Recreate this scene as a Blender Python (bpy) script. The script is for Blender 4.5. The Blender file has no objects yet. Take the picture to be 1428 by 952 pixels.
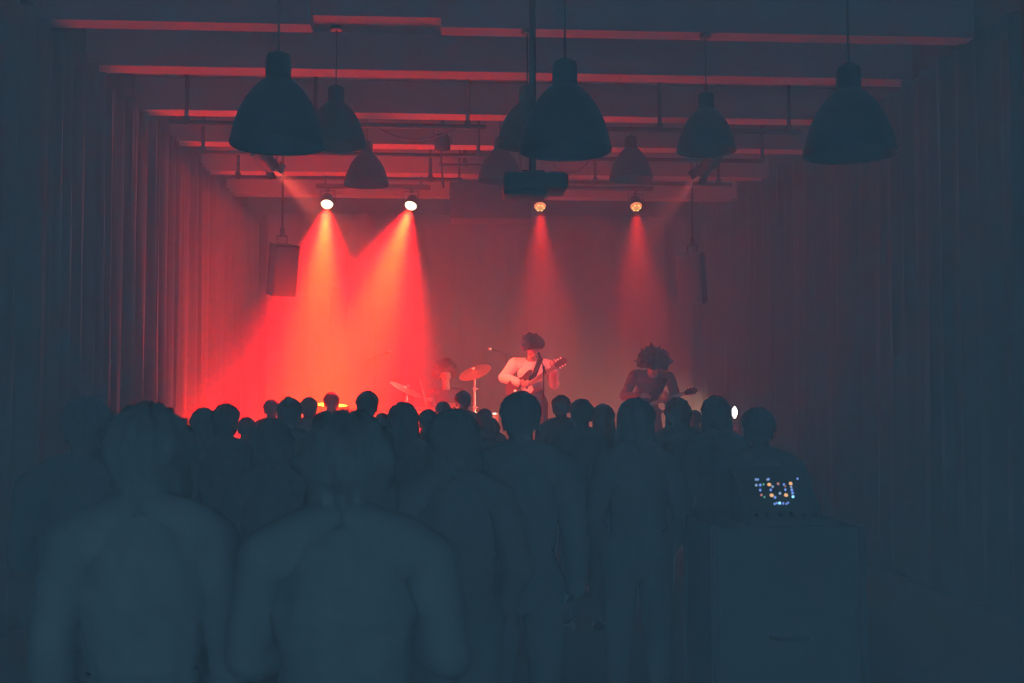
import bpy, bmesh, math, random
import numpy as np
from mathutils import Vector, Matrix
R = math.radians
S = bpy.context.scene
COL = S.collection
rnd = random.Random(11)

# ------------------------------------------------------------------ camera
W, H, F = 1428.0, 952.0, 1500.0
CAM = Vector((0.0, 0.0, 1.65))
YAW, PITCH = R(3.4), R(2.9)
fw = Vector((math.sin(YAW) * math.cos(PITCH), math.cos(YAW) * math.cos(PITCH), math.sin(PITCH)))
rt = Vector((math.cos(YAW), -math.sin(YAW), 0.0))
up = rt.cross(fw)
cd = bpy.data.cameras.new('camera')
cam = bpy.data.objects.new('camera', cd)
COL.objects.link(cam)
cam.matrix_world = Matrix(((rt.x, up.x, -fw.x, CAM.x), (rt.y, up.y, -fw.y, CAM.y), (rt.z, up.z, -fw.z, CAM.z), (0, 0, 0, 1)))
cd.sensor_width = 36.0
cd.lens = F / W * 36.0
cd.clip_end = 200
cd.dof.use_dof = True
cd.dof.focus_distance = 12.5
cd.dof.aperture_fstop = 4.0
S.camera = cam

def at(px, py, Y):
    """the point of the room at depth Y that the photograph shows at pixel (px, py)"""
    d = fw * F + rt * (px - W / 2) + up * (H / 2 - py)
    return CAM + d * ((Y - CAM.y) / d.y)

# ------------------------------------------------------------------ materials
def mat(name, col, rough=0.6, metal=0.0, noise=0.0, nscale=20.0, spec=0.5, bump=0.0, sheen=0.0, stretch=None):
    m = bpy.data.materials.new(name)
    m.use_nodes = True
    nt = m.node_tree
    b = nt.nodes['Principled BSDF']
    b.inputs['Base Color'].default_value = (*col, 1)
    b.inputs['Roughness'].default_value = rough
    b.inputs['Metallic'].default_value = metal
    b.inputs['Specular IOR Level'].default_value = spec
    if sheen:
        b.inputs['Sheen Weight'].default_value = sheen
        b.inputs['Sheen Roughness'].default_value = 0.5
    if noise or bump:
        tc = nt.nodes.new('ShaderNodeTexCoord')
        mp = nt.nodes.new('ShaderNodeMapping')
        if stretch:
            mp.inputs['Scale'].default_value = stretch
        n = nt.nodes.new('ShaderNodeTexNoise')
        n.inputs['Scale'].default_value = nscale
        n.inputs['Detail'].default_value = 4
        nt.links.new(tc.outputs['Object'], mp.inputs['Vector'])
        nt.links.new(mp.outputs['Vector'], n.inputs['Vector'])
        if noise:
            mr = nt.nodes.new('ShaderNodeMapRange')
            mr.inputs['To Min'].default_value = 1 - noise
            mr.inputs['To Max'].default_value = 1 + noise
            nt.links.new(n.outputs['Fac'], mr.inputs['Value'])
            vm = nt.nodes.new('ShaderNodeVectorMath')
            vm.operation = 'SCALE'
            vm.inputs[0].default_value = col
            nt.links.new(mr.outputs['Result'], vm.inputs['Scale'])
            nt.links.new(vm.outputs['Vector'], b.inputs['Base Color'])
        if bump:
            bp = nt.nodes.new('ShaderNodeBump')
            bp.inputs['Strength'].default_value = bump
            bp.inputs['Distance'].default_value = 0.01
            nt.links.new(n.outputs['Fac'], bp.inputs['Height'])
            nt.links.new(bp.outputs['Normal'], b.inputs['Normal'])
    return m

def glow(name, col, strength):
    m = bpy.data.materials.new(name)
    m.use_nodes = True
    nt = m.node_tree
    nt.nodes.clear()
    e = nt.nodes.new('ShaderNodeEmission')
    o = nt.nodes.new('ShaderNodeOutputMaterial')
    e.inputs['Color'].default_value = (*col, 1)
    e.inputs['Strength'].default_value = strength
    nt.links.new(e.outputs[0], o.inputs['Surface'])
    m.cycles.emission_sampling = 'NONE'
    return m

M = {}
M['ceiling'] = mat('ceiling_plaster', (0.155, 0.145, 0.145), 0.9, noise=0.10, nscale=3, spec=0.1)
M['wall'] = mat('black_wall', (0.012, 0.012, 0.013), 0.9, noise=0.2, nscale=4, spec=0.0)
M['floor'] = mat('dark_floor', (0.024, 0.023, 0.023), 0.9, noise=0.3, nscale=6, spec=0.0)
M['stage'] = mat('stage_boards', (0.62, 0.48, 0.40), 0.7, noise=0.25, nscale=5, spec=0.2, stretch=(1, 12, 1))
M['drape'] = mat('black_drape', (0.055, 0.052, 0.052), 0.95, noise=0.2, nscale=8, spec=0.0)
M['drape_black'] = mat('unlit_drape', (0.018, 0.018, 0.018), 0.95, noise=0.2, nscale=8, spec=0.0)  # drape copy with the shade of the unlit side put into its colour
M['backdrop'] = mat('backdrop_drape', (0.07, 0.065, 0.065), 0.95, noise=0.15, nscale=5, spec=0.05)
M['enamel'] = mat('black_enamel', (0.010, 0.010, 0.011), 0.5, noise=0.1, nscale=10, spec=0.06)
M['black_metal'] = mat('black_metal', (0.014, 0.014, 0.015), 0.5, spec=0.15, noise=0.1)
M['pipe'] = mat('dark_pipe', (0.012, 0.012, 0.012), 0.6, spec=0.1, noise=0.1)
M['cord'] = mat('black_cord', (0.02, 0.02, 0.02), 0.7, noise=0.1)
M['plastic'] = mat('black_plastic', (0.010, 0.010, 0.011), 0.55, spec=0.08, noise=0.1)
M['cabinet'] = mat('speaker_cabinet', (0.06, 0.058, 0.06), 0.55, noise=0.15, nscale=60, spec=0.3, bump=0.1)
M['grille'] = mat('speaker_grille', (0.05, 0.05, 0.05), 0.6, noise=0.3, nscale=300, spec=0.2)
M['box'] = mat('painted_box', (0.018, 0.018, 0.018), 0.8, noise=0.1, spec=0.05)
M['glass'] = mat('dark_bulb', (0.25, 0.25, 0.25), 0.2, noise=0.02)
M['chrome'] = mat('chrome', (0.9, 0.9, 0.9), 0.34, metal=1.0, noise=0.05)
M['brass'] = mat('cymbal_bronze', (0.50, 0.28, 0.14), 0.45, metal=0.75, noise=0.12, nscale=30, stretch=(1, 1, 1))
M['drumshell'] = mat('drum_shell', (0.30, 0.10, 0.06), 0.35, noise=0.15)
M['drumhead'] = mat('drum_head', (0.75, 0.73, 0.68), 0.6, noise=0.05)
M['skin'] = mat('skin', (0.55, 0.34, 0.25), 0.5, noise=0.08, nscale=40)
M['crowd_skin'] = mat('crowd_skin', (0.05, 0.043, 0.04), 0.6, noise=0.08, nscale=40, spec=0.05)  # skin copy darkened in colour so the crowd stands in silhouette
M['hair'] = mat('dark_hair', (0.040, 0.036, 0.034), 0.7, noise=0.3, nscale=60, spec=0.05, stretch=(1, 1, 0.1))
M['hair2'] = mat('brown_hair', (0.042, 0.037, 0.033), 0.65, noise=0.3, nscale=60, spec=0.08, stretch=(1, 1, 0.1))
M['curly'] = mat('curly_hair', (0.05, 0.03, 0.022), 0.8, noise=0.4, nscale=50, bump=0.6)
M['shirt'] = mat('white_shirt', (0.82, 0.80, 0.78), 0.85, noise=0.06, nscale=14, bump=0.25)
M['tshirt'] = mat('dark_shirt', (0.12, 0.10, 0.10), 0.9, noise=0.15, nscale=14, bump=0.2)
M['trousers'] = mat('dark_trousers', (0.04, 0.04, 0.045), 0.9, noise=0.15, nscale=14)
M['shoe'] = mat('black_leather', (0.03, 0.03, 0.03), 0.5, noise=0.1)
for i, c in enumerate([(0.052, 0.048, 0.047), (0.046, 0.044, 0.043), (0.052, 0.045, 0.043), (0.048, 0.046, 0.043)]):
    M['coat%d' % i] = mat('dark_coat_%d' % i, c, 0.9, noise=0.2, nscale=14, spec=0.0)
M['guitar'] = mat('guitar_lacquer', (0.10, 0.03, 0.02), 0.25, noise=0.2)
M['guitar_black'] = mat('bass_lacquer', (0.02, 0.02, 0.02), 0.25, noise=0.1)
M['maple'] = mat('maple_neck', (0.45, 0.27, 0.13), 0.4, noise=0.15, nscale=12, stretch=(1, 1, 8))
M['ivory'] = mat('pickguard_white', (0.75, 0.72, 0.66), 0.4, noise=0.03)
M['strap'] = mat('black_strap', (0.02, 0.02, 0.02), 0.8, noise=0.1)
M['wood'] = mat('stick_hickory', (0.82, 0.66, 0.45), 0.5, noise=0.1)
M['flight'] = mat('case_laminate', (0.036, 0.034, 0.034), 0.8, noise=0.15, spec=0.0)
M['lens_hot'] = glow('led_lens_hot', (1.0, 0.80, 0.42), 5.0)
M['lens_red'] = glow('led_lens_red', (1.0, 0.28, 0.09), 1.25)
M['cell_amber'] = glow('led_cell_amber', (1.0, 0.62, 0.20), 1.8)
M['cell_green'] = glow('led_cell_green', (0.55, 0.60, 0.10), 0.9)
M['lens_front'] = glow('front_lens', (1.0, 0.06, 0.04), 2.0)
M['white_bulb'] = glow('white_bulb', (1.0, 0.92, 0.78), 4.0)
M['btn_orange'] = glow('button_orange', (1.0, 0.50, 0.20), 1.0)
M['btn_blue'] = glow('button_blue', (0.22, 0.36, 1.0), 0.9)
M['btn_pale'] = glow('button_pale', (0.45, 0.62, 0.95), 0.6)
M['btn_red'] = glow('button_red', (0.75, 0.25, 0.22), 0.6)
M['btn_pale2'] = glow('indicator', (0.9, 0.75, 0.75), 0.8)
M['btn_green'] = glow('button_green', (0.15, 0.65, 0.35), 0.6)
M['btn_cyan'] = glow('button_cyan', (0.30, 0.75, 1.0), 1.4)

# ------------------------------------------------------------------ mesh helpers
class MB:
    def __init__(s):
        s.bm = bmesh.new()
    def _xf(s, vs, m):
        for v in vs:
            v.co = m @ v.co
    def box(s, c, d, rot=None, bev=0.0):
        vs = bmesh.ops.create_cube(s.bm, size=1.0)['verts']
        m = Matrix.Translation(Vector(c)) @ (rot if rot else Matrix()) @ Matrix.Diagonal((d[0], d[1], d[2], 1))
        s._xf(vs, m)
        if bev:
            es = list({e for v in vs for e in v.link_edges})
            bmesh.ops.bevel(s.bm, geom=es, offset=bev, segments=2, profile=0.5, affect='EDGES')
        return s
    def lathe(s, prof, n=28, m=None, cap0=True, cap1=True):
        """prof: list of (radius, z); m: placing matrix"""
        m = m or Matrix()
        rings = []
        for r, z in prof:
            rings.append([s.bm.verts.new(m @ Vector((r * math.cos(2 * math.pi * k / n), r * math.sin(2 * math.pi * k / n), z))) for k in range(n)])
        for a, b in zip(rings, rings[1:]):
            for k in range(n):
                s.bm.faces.new((a[k], a[(k + 1) % n], b[(k + 1) % n], b[k]))
        if cap0:
            s.bm.faces.new(rings[0][::-1])
        if cap1:
            s.bm.faces.new(rings[-1])
        return s
    def rod(s, a, b, r, r2=None, n=12):
        a, b = Vector(a), Vector(b)
        d = b - a
        q = d.to_track_quat('Z', 'Y').to_matrix().to_4x4()
        return s.lathe([(r, 0), (r if r2 is None else r2, d.length)], n, Matrix.Translation(a) @ q)
    def tube(s, pts, r, n=8):
        pts = [Vector(p) for p in pts]
        rings = []
        for i, p in enumerate(pts):
            t = (pts[min(i + 1, len(pts) - 1)] - pts[max(i - 1, 0)]).normalized()
            q = t.to_track_quat('Z', 'Y')
            rings.append([s.bm.verts.new(p + q @ Vector((r * math.cos(2 * math.pi * k / n), r * math.sin(2 * math.pi * k / n), 0))) for k in range(n)])
        for a, b in zip(rings, rings[1:]):
            for k in range(n):
                s.bm.faces.new((a[k], a[(k + 1) % n], b[(k + 1) % n], b[k]))
        s.bm.faces.new(rings[0][::-1]); s.bm.faces.new(rings[-1])
        return s
    def prism(s, outline, z0, z1, m=None):
        m = m or Matrix()
        a = [s.bm.verts.new(m @ Vector((x, y, z0))) for x, y in outline]
        b = [s.bm.verts.new(m @ Vector((x, y, z1))) for x, y in outline]
        n = len(a)
        s.bm.faces.new(a[::-1]); s.bm.faces.new(b)
        for k in range(n):
            s.bm.faces.new((a[k], a[(k + 1) % n], b[(k + 1) % n], b[k]))
        return s
    def build(s, name, material, parent=None, smooth=True, origin=None, bevel=0.0):
        bmesh.ops.recalc_face_normals(s.bm, faces=s.bm.faces)
        me = bpy.data.meshes.new(name)
        if origin is not None:
            for v in s.bm.verts:
                v.co -= Vector(origin)
        s.bm.to_mesh(me); s.bm.free()
        me.materials.append(material)
        if smooth:
            for p in me.polygons:
                p.use_smooth = True
            try:
                me.set_sharp_from_angle(angle=R(38))
            except Exception:
                pass
        o = bpy.data.objects.new(name, me)
        COL.objects.link(o)
        if origin is not None:
            o.location = origin
        if bevel:
            md = o.modifiers.new('bevel', 'BEVEL'); md.width = bevel; md.segments = 2; md.limit_method = 'ANGLE'
        if parent is not None:
            o.parent = parent
        return o

def tag(o, label=None, cat=None, group=None, kind=None):
    if label: o['label'] = label
    if cat: o['category'] = cat
    if group: o['group'] = group
    if kind: o['kind'] = kind
    return o

def empty(name, loc, label, cat, group=None, rot=None):
    o = bpy.data.objects.new(name, None)
    COL.objects.link(o)
    o.location = loc
    if rot: o.rotation_euler = rot
    o.empty_display_size = 0.1
    return tag(o, label, cat, group)

def dup(root, loc=None, label=None):
    r = root.copy(); COL.objects.link(r)
    if loc is not None: r.location = loc
    if label: r['label'] = label
    for ch in list(root.children):
        c = ch.copy(); COL.objects.link(c); c.parent = r
        for g in list(ch.children):
            d = g.copy(); COL.objects.link(d); d.parent = c
    return r

def struct(o, label=None):
    o['kind'] = 'structure'
    if label: o['label'] = label
    return o

# ------------------------------------------------------------------ room shell
XL, XR, YB, Y0, ZC, ZB = -3.3, 4.4, 17.75, -0.6, 5.0, 4.65
T = 0.15
xm, xw = (XL + XR) / 2, XR - XL
ym, yl = (Y0 + YB) / 2, YB - Y0
struct(MB().box((xm, ym, -T / 2), (xw + 2 * T, yl, T)).build('floor', M['floor'], smooth=False), 'dark hall floor under the crowd')
struct(MB().box((xm, ym, ZC + T / 2), (xw + 2 * T, yl, T)).build('ceiling', M['ceiling'], smooth=False), 'plaster ceiling lit red towards the stage')
struct(MB().box((XL - T / 2, ym, ZC / 2), (T, yl, ZC)).build('wall_left', M['wall'], smooth=False), 'black side wall behind the pleated curtain')
struct(MB().box((XR + T / 2, ym, ZC / 2), (T, yl, ZC)).build('wall_right', M['wall'], smooth=False), 'black side wall behind the unlit curtain')
struct(MB().box((xm, YB + T / 2, ZC / 2), (xw + 2 * T, T, ZC)).build('wall_back', M['wall'], smooth=False), 'back wall behind the stage drape')

# unseen rear wall, added with a wide opening to shape the teal fill
OX0, OX1, OZ = -2.3, 2.5, 3.3
rw = MB()
rw.box(((XL + OX0) / 2, Y0 - T / 2, ZC / 2), (OX0 - XL, T, ZC))
rw.box(((XR + OX1) / 2, Y0 - T / 2, ZC / 2), (XR - OX1, T, ZC))
rw.box(((OX0 + OX1) / 2, Y0 - T / 2, (OZ + ZC) / 2), (OX1 - OX0, T, ZC - OZ))
struct(rw.build('wall_rear', M['wall'], smooth=False), 'rear wall of the hall with a wide opening')

# ceiling joists; the first one is notched where something once passed through
n = 0
for Y, wd in [(8.74, .2), (9.96, .25), (11.48, .25), (12.90, .25), (14.56, .25), (16.2, .25), (7.3, .25)]:
    n += 1
    if n == 1:
        xa, xb = at(435, 37, Y).x, at(615, 37, Y).x
        zn = at(525, 20, Y).z
        b = MB()
        b.prism([(XL, ZB), (xa, ZB), (xa, zn), (xb, zn), (xb, ZB), (XR, ZB), (XR, ZC), (XL, ZC)], -wd / 2, -wd / 2 + 0.05,
                Matrix.Translation((0, Y, 0)) @ Matrix.Rotation(R(90), 4, 'X'))
        for u, v in ((XL, xa), (xb, XR)):
            b.box(((u + v) / 2, Y - 0.025, (ZB + ZC) / 2), (v - u, wd - 0.05, ZC - ZB))
        o = b.build('beam', M['ceiling'], smooth=False)
    else:
        o = MB().box((xm, Y, (ZB + ZC) / 2), (xw, wd, ZC - ZB)).build('beam', M['ceiling'], smooth=False, bevel=0.008)
    struct(o, 'painted ceiling joist across the hall')

# stage
SZ, SY = 0.65, 12.1
st = MB().box((xm, (SY + YB) / 2, SZ - 0.04), (xw, YB - SY, 0.08)).build('stage_floor', M['stage'], smooth=False)
struct(st, 'wooden stage deck')
struct(MB().box((xm, SY + 0.03, (SZ - 0.08) / 2), (xw, 0.06, SZ - 0.08)).build('stage_riser_wall', M['wall'], smooth=False), 'black front of the stage')

# curtains
def curtain(name, axis, pos, a, b, z0, z1, pitch, amp, label, seed, material, sign=1):
    r = random.Random(seed)
    bm = bmesh.new()
    ss, s = [], a
    ph = 0.0
    cols = []
    while s < b:
        ph += r.uniform(0.6, 1.4) * 2 * math.pi / 9
        cols.append((s, ph))
        s += pitch / 9 * r.uniform(0.75, 1.25)
    nz = 16
    grid = []
    ampn = amp
    for i, (s, ph) in enumerate(cols):
        col = []
        if i % 9 == 0:
            ampn = amp * r.uniform(0.5, 1.4)
        w = math.sin(ph)
        for k in range(nz + 1):
            t = k / nz
            z = z0 + (z1 - z0) * t
            off = ampn * w * (1.0 - 0.35 * t) + 0.012 * math.sin(ph * 2.3 + 3 * t)
            if k == nz:
                z += 0.022 * max(0, w) ** 2 + r.uniform(0, 0.006)
            d = 0.02 * math.sin(ph * 0.31) * (1 - t)
            p = (pos + sign * off, s + d, z) if axis == 'Y' else (s + d, pos + sign * off, z)
            col.append(bm.verts.new(p))
        grid.append(col)
    for c0, c1 in zip(grid, grid[1:]):
        for k in range(nz):
            bm.faces.new((c0[k], c1[k], c1[k + 1], c0[k + 1]))
    m = MB(); m.bm.free(); m.bm = bm
    o = m.build(name, material)
    md = o.modifiers.new('thickness', 'SOLIDIFY'); md.thickness = 0.008
    return tag(o, label, 'curtain')

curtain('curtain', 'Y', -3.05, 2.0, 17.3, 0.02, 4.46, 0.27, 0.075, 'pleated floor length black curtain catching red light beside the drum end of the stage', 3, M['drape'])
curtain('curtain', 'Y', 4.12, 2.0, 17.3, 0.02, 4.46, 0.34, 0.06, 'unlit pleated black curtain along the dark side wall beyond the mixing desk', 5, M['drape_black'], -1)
curtain('backdrop_curtain', 'X', 17.5, -2.95, 4.02, 0.67, 4.6, 0.5, 0.03, 'plain dark drape hanging across the back of the stage', 7, M['backdrop'])

# ------------------------------------------------------------------ pendant lamps
def bell(scale=1.0):
    prof = [(0.245, 0.0), (0.247, 0.012), (0.242, 0.03), (0.228, 0.095), (0.205, 0.165), (0.172, 0.235), (0.130, 0.295), (0.090, 0.335), (0.068, 0.352)]
    inner = [(r - 0.006, z - 0.004) for r, z in prof[::-1]]
    inner[-1] = (0.238, 0.002)
    return prof, inner

def pendant(x, y, z, label):
    ztop = ZC
    for by in (8.74,):
        if abs(y - by) < 0.12: ztop = ZB
    e = empty('pendant_lamp', (x, y, z), label, 'lamp', 'bell pendant lamps under the ceiling')
    prof, inner = bell()
    MB().lathe(prof + inner, 40, cap0=False, cap1=False).build('shade', M['enamel'], e)
    MB().lathe([(0.068, 0.352), (0.066, 0.37), (0.066, 0.455), (0.058, 0.478), (0.03, 0.492), (0.012, 0.50)], 28).build('lamp_cap', M['enamel'], e)
    MB().rod((0, 0, 0.49), (0, 0, ztop - z - 0.02), 0.006).build('cord', M['cord'], e)
    MB().lathe([(0.045, ztop - z - 0.03), (0.05, ztop - z - 0.005), (0.05, ztop - z)], 20).build('ceiling_rose', M['enamel'], e)
    bu = MB().lathe([(0.014, 0.30), (0.016, 0.27), (0.034, 0.22), (0.044, 0.18), (0.038, 0.145), (0.018, 0.125), (0.002, 0.12)], 20).build('bulb', M['glass'], e)
    MB().lathe([(0.02, 0.29), (0.02, 0.345)], 16).build('socket', M['plastic'], bu)
    return e

PL = [(387, 203, 5.6, 'large black bell pendant lamp hanging closest to us above the stage left curtain end'),
      (788, 211, 5.6, 'large black bell pendant lamp hanging just before the projector pole'),
      (1185, 216, 5.6, 'large black bell pendant lamp almost lost in the dark by the unlit curtain'),
      (468, 203, 8.68, 'middle row bell pendant lamp half hidden behind the large one by the lit curtain'),
      (735, 203, 8.68, 'middle row bell pendant lamp half hidden behind the projector pole'),
      (985, 211, 8.68, 'middle row bell pendant lamp hanging over the glinting side spotlight'),
      (511, 258, 11.85, 'small far bell pendant lamp between the two blazing stage lights'),
      (697, 252, 11.85, 'small far bell pendant lamp before the wide hanging box'),
      (880, 250, 11.85, 'small far bell pendant lamp above the last stage light of the row')]
for px, py, Y, lb in PL:
    p = at(px, py, Y)
    pendant(p.x, p.y, p.z, lb)

# ------------------------------------------------------------------ pipes under the ceiling
def pipe(x0, y0, x1, y1, Y, label, clamps, r=0.024, drop=None):
    a, b = at(x0, y0, Y), at(x1, y1, Y)
    z = (a.z + b.z) / 2
    a.z = b.z = z
    e = empty('hanging_pipe', ((a.x + b.x) / 2, Y, z), label, 'pipe', 'lighting pipes under the ceiling')
    o = Vector(e.location)
    MB().rod(a - o, b - o, r).build('tube', M['pipe'], e)
    for k, cx in enumerate(clamps):
        px = at(cx, y0, Y).x - o.x
        zt = ZC
        for by in (9.96, 11.48, 12.90, 14.56, 8.74):
            if abs(Y - by) < 0.126: zt = ZB
        MB().box((px, 0, 0.02), (0.06, 0.07, 0.09), bev=0.008).build('clamp', M['pipe'], e)
        MB().rod((px, 0, 0.05), (px, 0, zt - z), 0.02).build('hanger', M['pipe'], e)
    return e

pipe(235, 174, 678, 174, 10.9, 'long ceiling pipe nearest above the crowd, behind the two big bell lamps', (260, 652, 440), 0.026)
pipe(845, 179, 1118, 185, 10.9, 'ceiling pipe running behind the bell lamp into the dark side', (920, 1100), 0.026)
pipe(278, 214, 712, 216, 12.2, 'second ceiling pipe crossing behind the small lamp', (283, 475, 667), 0.024)
pipe(745, 220, 1066, 225, 12.2, 'second row ceiling pipe between the last small lamp and side spotlight', (1063, 800), 0.024)
pipe(312, 247, 640, 251, 13.5, 'third ceiling pipe low over the drum end of the stage', (332, 600), 0.024)
pipe(612, 230, 690, 231, 13.2, 'short stub of pipe beside the small hanging spotlight', (648,), 0.02)
pipe(790, 254, 1020, 257, 13.5, 'third row ceiling pipe over the bowed musician', (830, 1002), 0.024)

# ------------------------------------------------------------------ stage lights
LIGHTS = []
def spot(name, loc, direction, col, power, size, blend, parent=None, radius=0.06):
    ld = bpy.data.lights.new(name, 'SPOT')
    ld.color = col; ld.energy = power; ld.spot_size = R(size); ld.spot_blend = blend; ld.shadow_soft_size = radius
    o = bpy.data.objects.new(name, ld)
    COL.objects.link(o)
    o.rotation_euler = Vector(direction).to_track_quat('-Z', 'Y').to_euler()
    o.location = loc
    if parent is not None: o.parent = parent
    LIGHTS.append(o)
    return o

RED = (1.0, 0.004, 0.005)
AMBER = (1.0, 0.22, 0.0)
def par_light(px, py, Y, d, hot, label, pr, pa, bar_z):
    p = at(px, py, Y)
    e = empty('stage_spotlight', p, label, 'stage light', 'round stage lights over the band')
    d = Vector(d).normalized()
    q = Vector((-d.x, 0.75, 1.0)).to_track_quat('Z', 'Y').to_matrix().to_4x4()      # local +Z points back out of the housing
    MB().lathe([(0.083, -0.012), (0.088, -0.008), (0.088, 0.05), (0.080, 0.06), (0.078, 0.12), (0.06, 0.15), (0.03, 0.16)], 28, q, cap0=False).build('housing', M['black_metal'], e)
    dome = [(0.080 * math.cos(t), -0.055 * math.sin(t)) for t in [R(a) for a in (0, 20, 40, 60, 78, 89)]]
    le = MB().lathe([(0.080, 0.01)] + dome, 28, q).build('lens', M['lens_hot'] if hot else M['lens_red'], e)
    if not hot:
        for k in range(7):
            rr, a = (0.0, 0) if k == 6 else (0.05, k * math.pi / 3)
            dep = -0.056 if k == 6 else -0.045
            c = q @ Vector((rr * math.cos(a), rr * math.sin(a), dep))
            MB().lathe([(0.017, 0.004), (0.015, -0.002), (0.006, -0.005)], 12, Matrix.Translation(c) @ q).build('led_cell', M['cell_green'] if k == 6 else M['cell_amber'], le)
    top = bar_z - p.z
    yk = MB()
    side = q @ Vector((0.1, 0, 0.06)); 
    for sx in (-1, 1):
        c = Vector((sx * 0.1, 0.05, 0.03))
        yk.box((c.x, c.y, (top - 0.05) / 2 + 0.0), (0.008, 0.03, top - 0.05 + 0.06))
    yk.box((0, 0.05, top - 0.035), (0.208, 0.03, 0.008))
    yk.build('yoke', M['black_metal'], e)
    MB().box((0, 0.05, top - 0.022), (0.04, 0.05, 0.06), bev=0.006).build('clamp', M['black_metal'], e)
    spot('red_lamp', d * 0.095, d, RED, pr, 56 if hot else 46, 1.0, e)
    spot('amber_lamp', d * 0.095, d, AMBER, pa, 30, 1.0, e)
    return e

PY = 14.6
zb = at(520, 262, PY).z
K = 1.35
par_light(456, 284, PY, (0.0, -0.50, -1.0), True, 'blazing round stage light nearest the lit curtain', 46000 * K, 12000 * K, zb)
par_light(573, 286, PY, (-0.28, -0.50, -1.0), True, 'blazing round stage light beside the wide hanging box', 44000 * K, 10500 * K, zb)
par_light(753, 287, PY, (0.02, -0.08, -1.0), False, 'small orange stage light just below the projector', 2200 * K, 250 * K, zb)
par_light(887, 287, PY, (0.02, -0.05, -1.0), False, 'small orange stage light above the bowed musician', 1800 * K, 200 * K, zb)

def light_bar(x0, x1, py, label):
    a, b = at(x0, py, PY), at(x1, py, PY)
    e = empty('hanging_light_bar', ((a.x + b.x) / 2, PY + 0.05, a.z), label, 'light bar', 'bars carrying the round stage lights')
    w = (b.x - a.x)
    MB().box((0, 0, 0.058), (w, 0.10, 0.05), bev=0.01).build('bar', M['pipe'], e)
    for sx in (-0.42, 0.42):
        MB().rod((sx * w, 0, 0.06), (sx * w, 0, (ZB if abs(PY + 0.05 - 14.56) < .12 else ZC) - a.z), 0.012).build('hanger', M['pipe'], e)
    return e
light_bar(440, 600, 264, 'dark flat bar carrying the two blazing stage lights')
light_bar(735, 912, 266, 'dark flat bar carrying the two small orange stage lights')

def front_spot(px, py, Y, target, label, col, power, size, ztop, lit=True):
    p = at(px, py, Y)
    e = empty('stage_spotlight', p, label, 'stage light')
    d = (Vector(target) - p).normalized()
    q = (-d).to_track_quat('Z', 'Y').to_matrix().to_4x4()
    MB().lathe([(0.075, -0.10), (0.078, -0.09), (0.075, 0.02), (0.085, 0.05), (0.085, 0.16), (0.06, 0.19), (0.03, 0.195)], 24, q, cap0=False).build('housing', M['black_metal'], e)
    MB().lathe([(0.072, -0.06), (0.05, -0.075), (0.002, -0.08)], 24, q).build('lens', M['lens_front'], e)
    for k in range(4):
        a = k * math.pi / 2
        m = q @ Matrix.Rotation(a, 4, 'Z')
        b = MB()
        c = Vector((0.089, 0, -0.128))
        b.box(c, (0.005, 0.11, 0.065), Matrix.Rotation(R(-20), 4, 'Y'))
        bmesh.ops.transform(b.bm, matrix=m, verts=b.bm.verts)
        b.build('barn_door', M['black_metal'], e)
    y = MB()
    y.box((-0.1, 0, 0.08), (0.008, 0.03, 0.2)); y.box((0.1, 0, 0.08), (0.008, 0.03, 0.2)); y.box((0, 0, 0.18), (0.21, 0.03, 0.008))
    y.build('yoke', M['black_metal'], e)
    MB().rod((0, 0, 0.18), (0, 0, ztop - p.z), 0.014).build('hanger', M['black_metal'], e)
    if px > 900:
        MB().box((0.012, -0.088, 0.03), (0.05, 0.008, 0.012), Matrix.Rotation(R(38), 4, 'Y')).build('indicator_light', M['btn_pale2'], e)  # glowing bar that imitates a pale glint on the housing
    spot('beam_lamp', d * 0.13, d, col, power, size, 0.7, e, 0.05)
    return e

GT = at(740, 515, 13.2)
front_spot(372, 224, 10.75, GT + Vector((-0.5, 0.3, -0.2)), 'side spotlight throwing a red beam from beneath the big lamp by the lit curtain', (1.0, 0.095, 0.05), 3000, 26, ZC)
front_spot(985, 232, 10.75, at(735, 520, 13.2), 'side spotlight with a pale glint beneath the middle row lamp', (1.0, 0.09, 0.08), 850, 22, ZC)
# small unlit spotlight in the middle of the ceiling
p = at(617, 196, 11.9)
e = empty('hanging_spotlight', p, 'small unlit spotlight with cable dangling in the middle of the ceiling', 'stage light')
q = Matrix.Rotation(R(25), 4, 'X')
MB().lathe([(0.085, -0.10), (0.09, -0.09), (0.085, 0.03), (0.06, 0.07), (0.02, 0.08)], 24, q, cap0=False).build('housing', M['black_metal'], e)
MB().lathe([(0.078, -0.06), (0.05, -0.07), (0.002, -0.075)], 24, q).build('lens', M['glass'], e)
y = MB(); y.box((-0.1, 0, 0.05), (0.008, 0.03, 0.18)); y.box((0.1, 0, 0.05), (0.008, 0.03, 0.18)); y.box((0, 0, 0.14), (0.21, 0.03, 0.008)); y.build('yoke', M['black_metal'], e)
MB().rod((0, 0, 0.14), (0, 0, ZC - p.z), 0.022).build('hanger', M['black_metal'], e)
MB().tube([(0.0, 0.05, 0.06), (-0.02, 0.12, -0.05), (-0.01, 0.14, -0.25), (0.01, 0.14, -0.5)], 0.012).build('cable', M['cord'], e)

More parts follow.
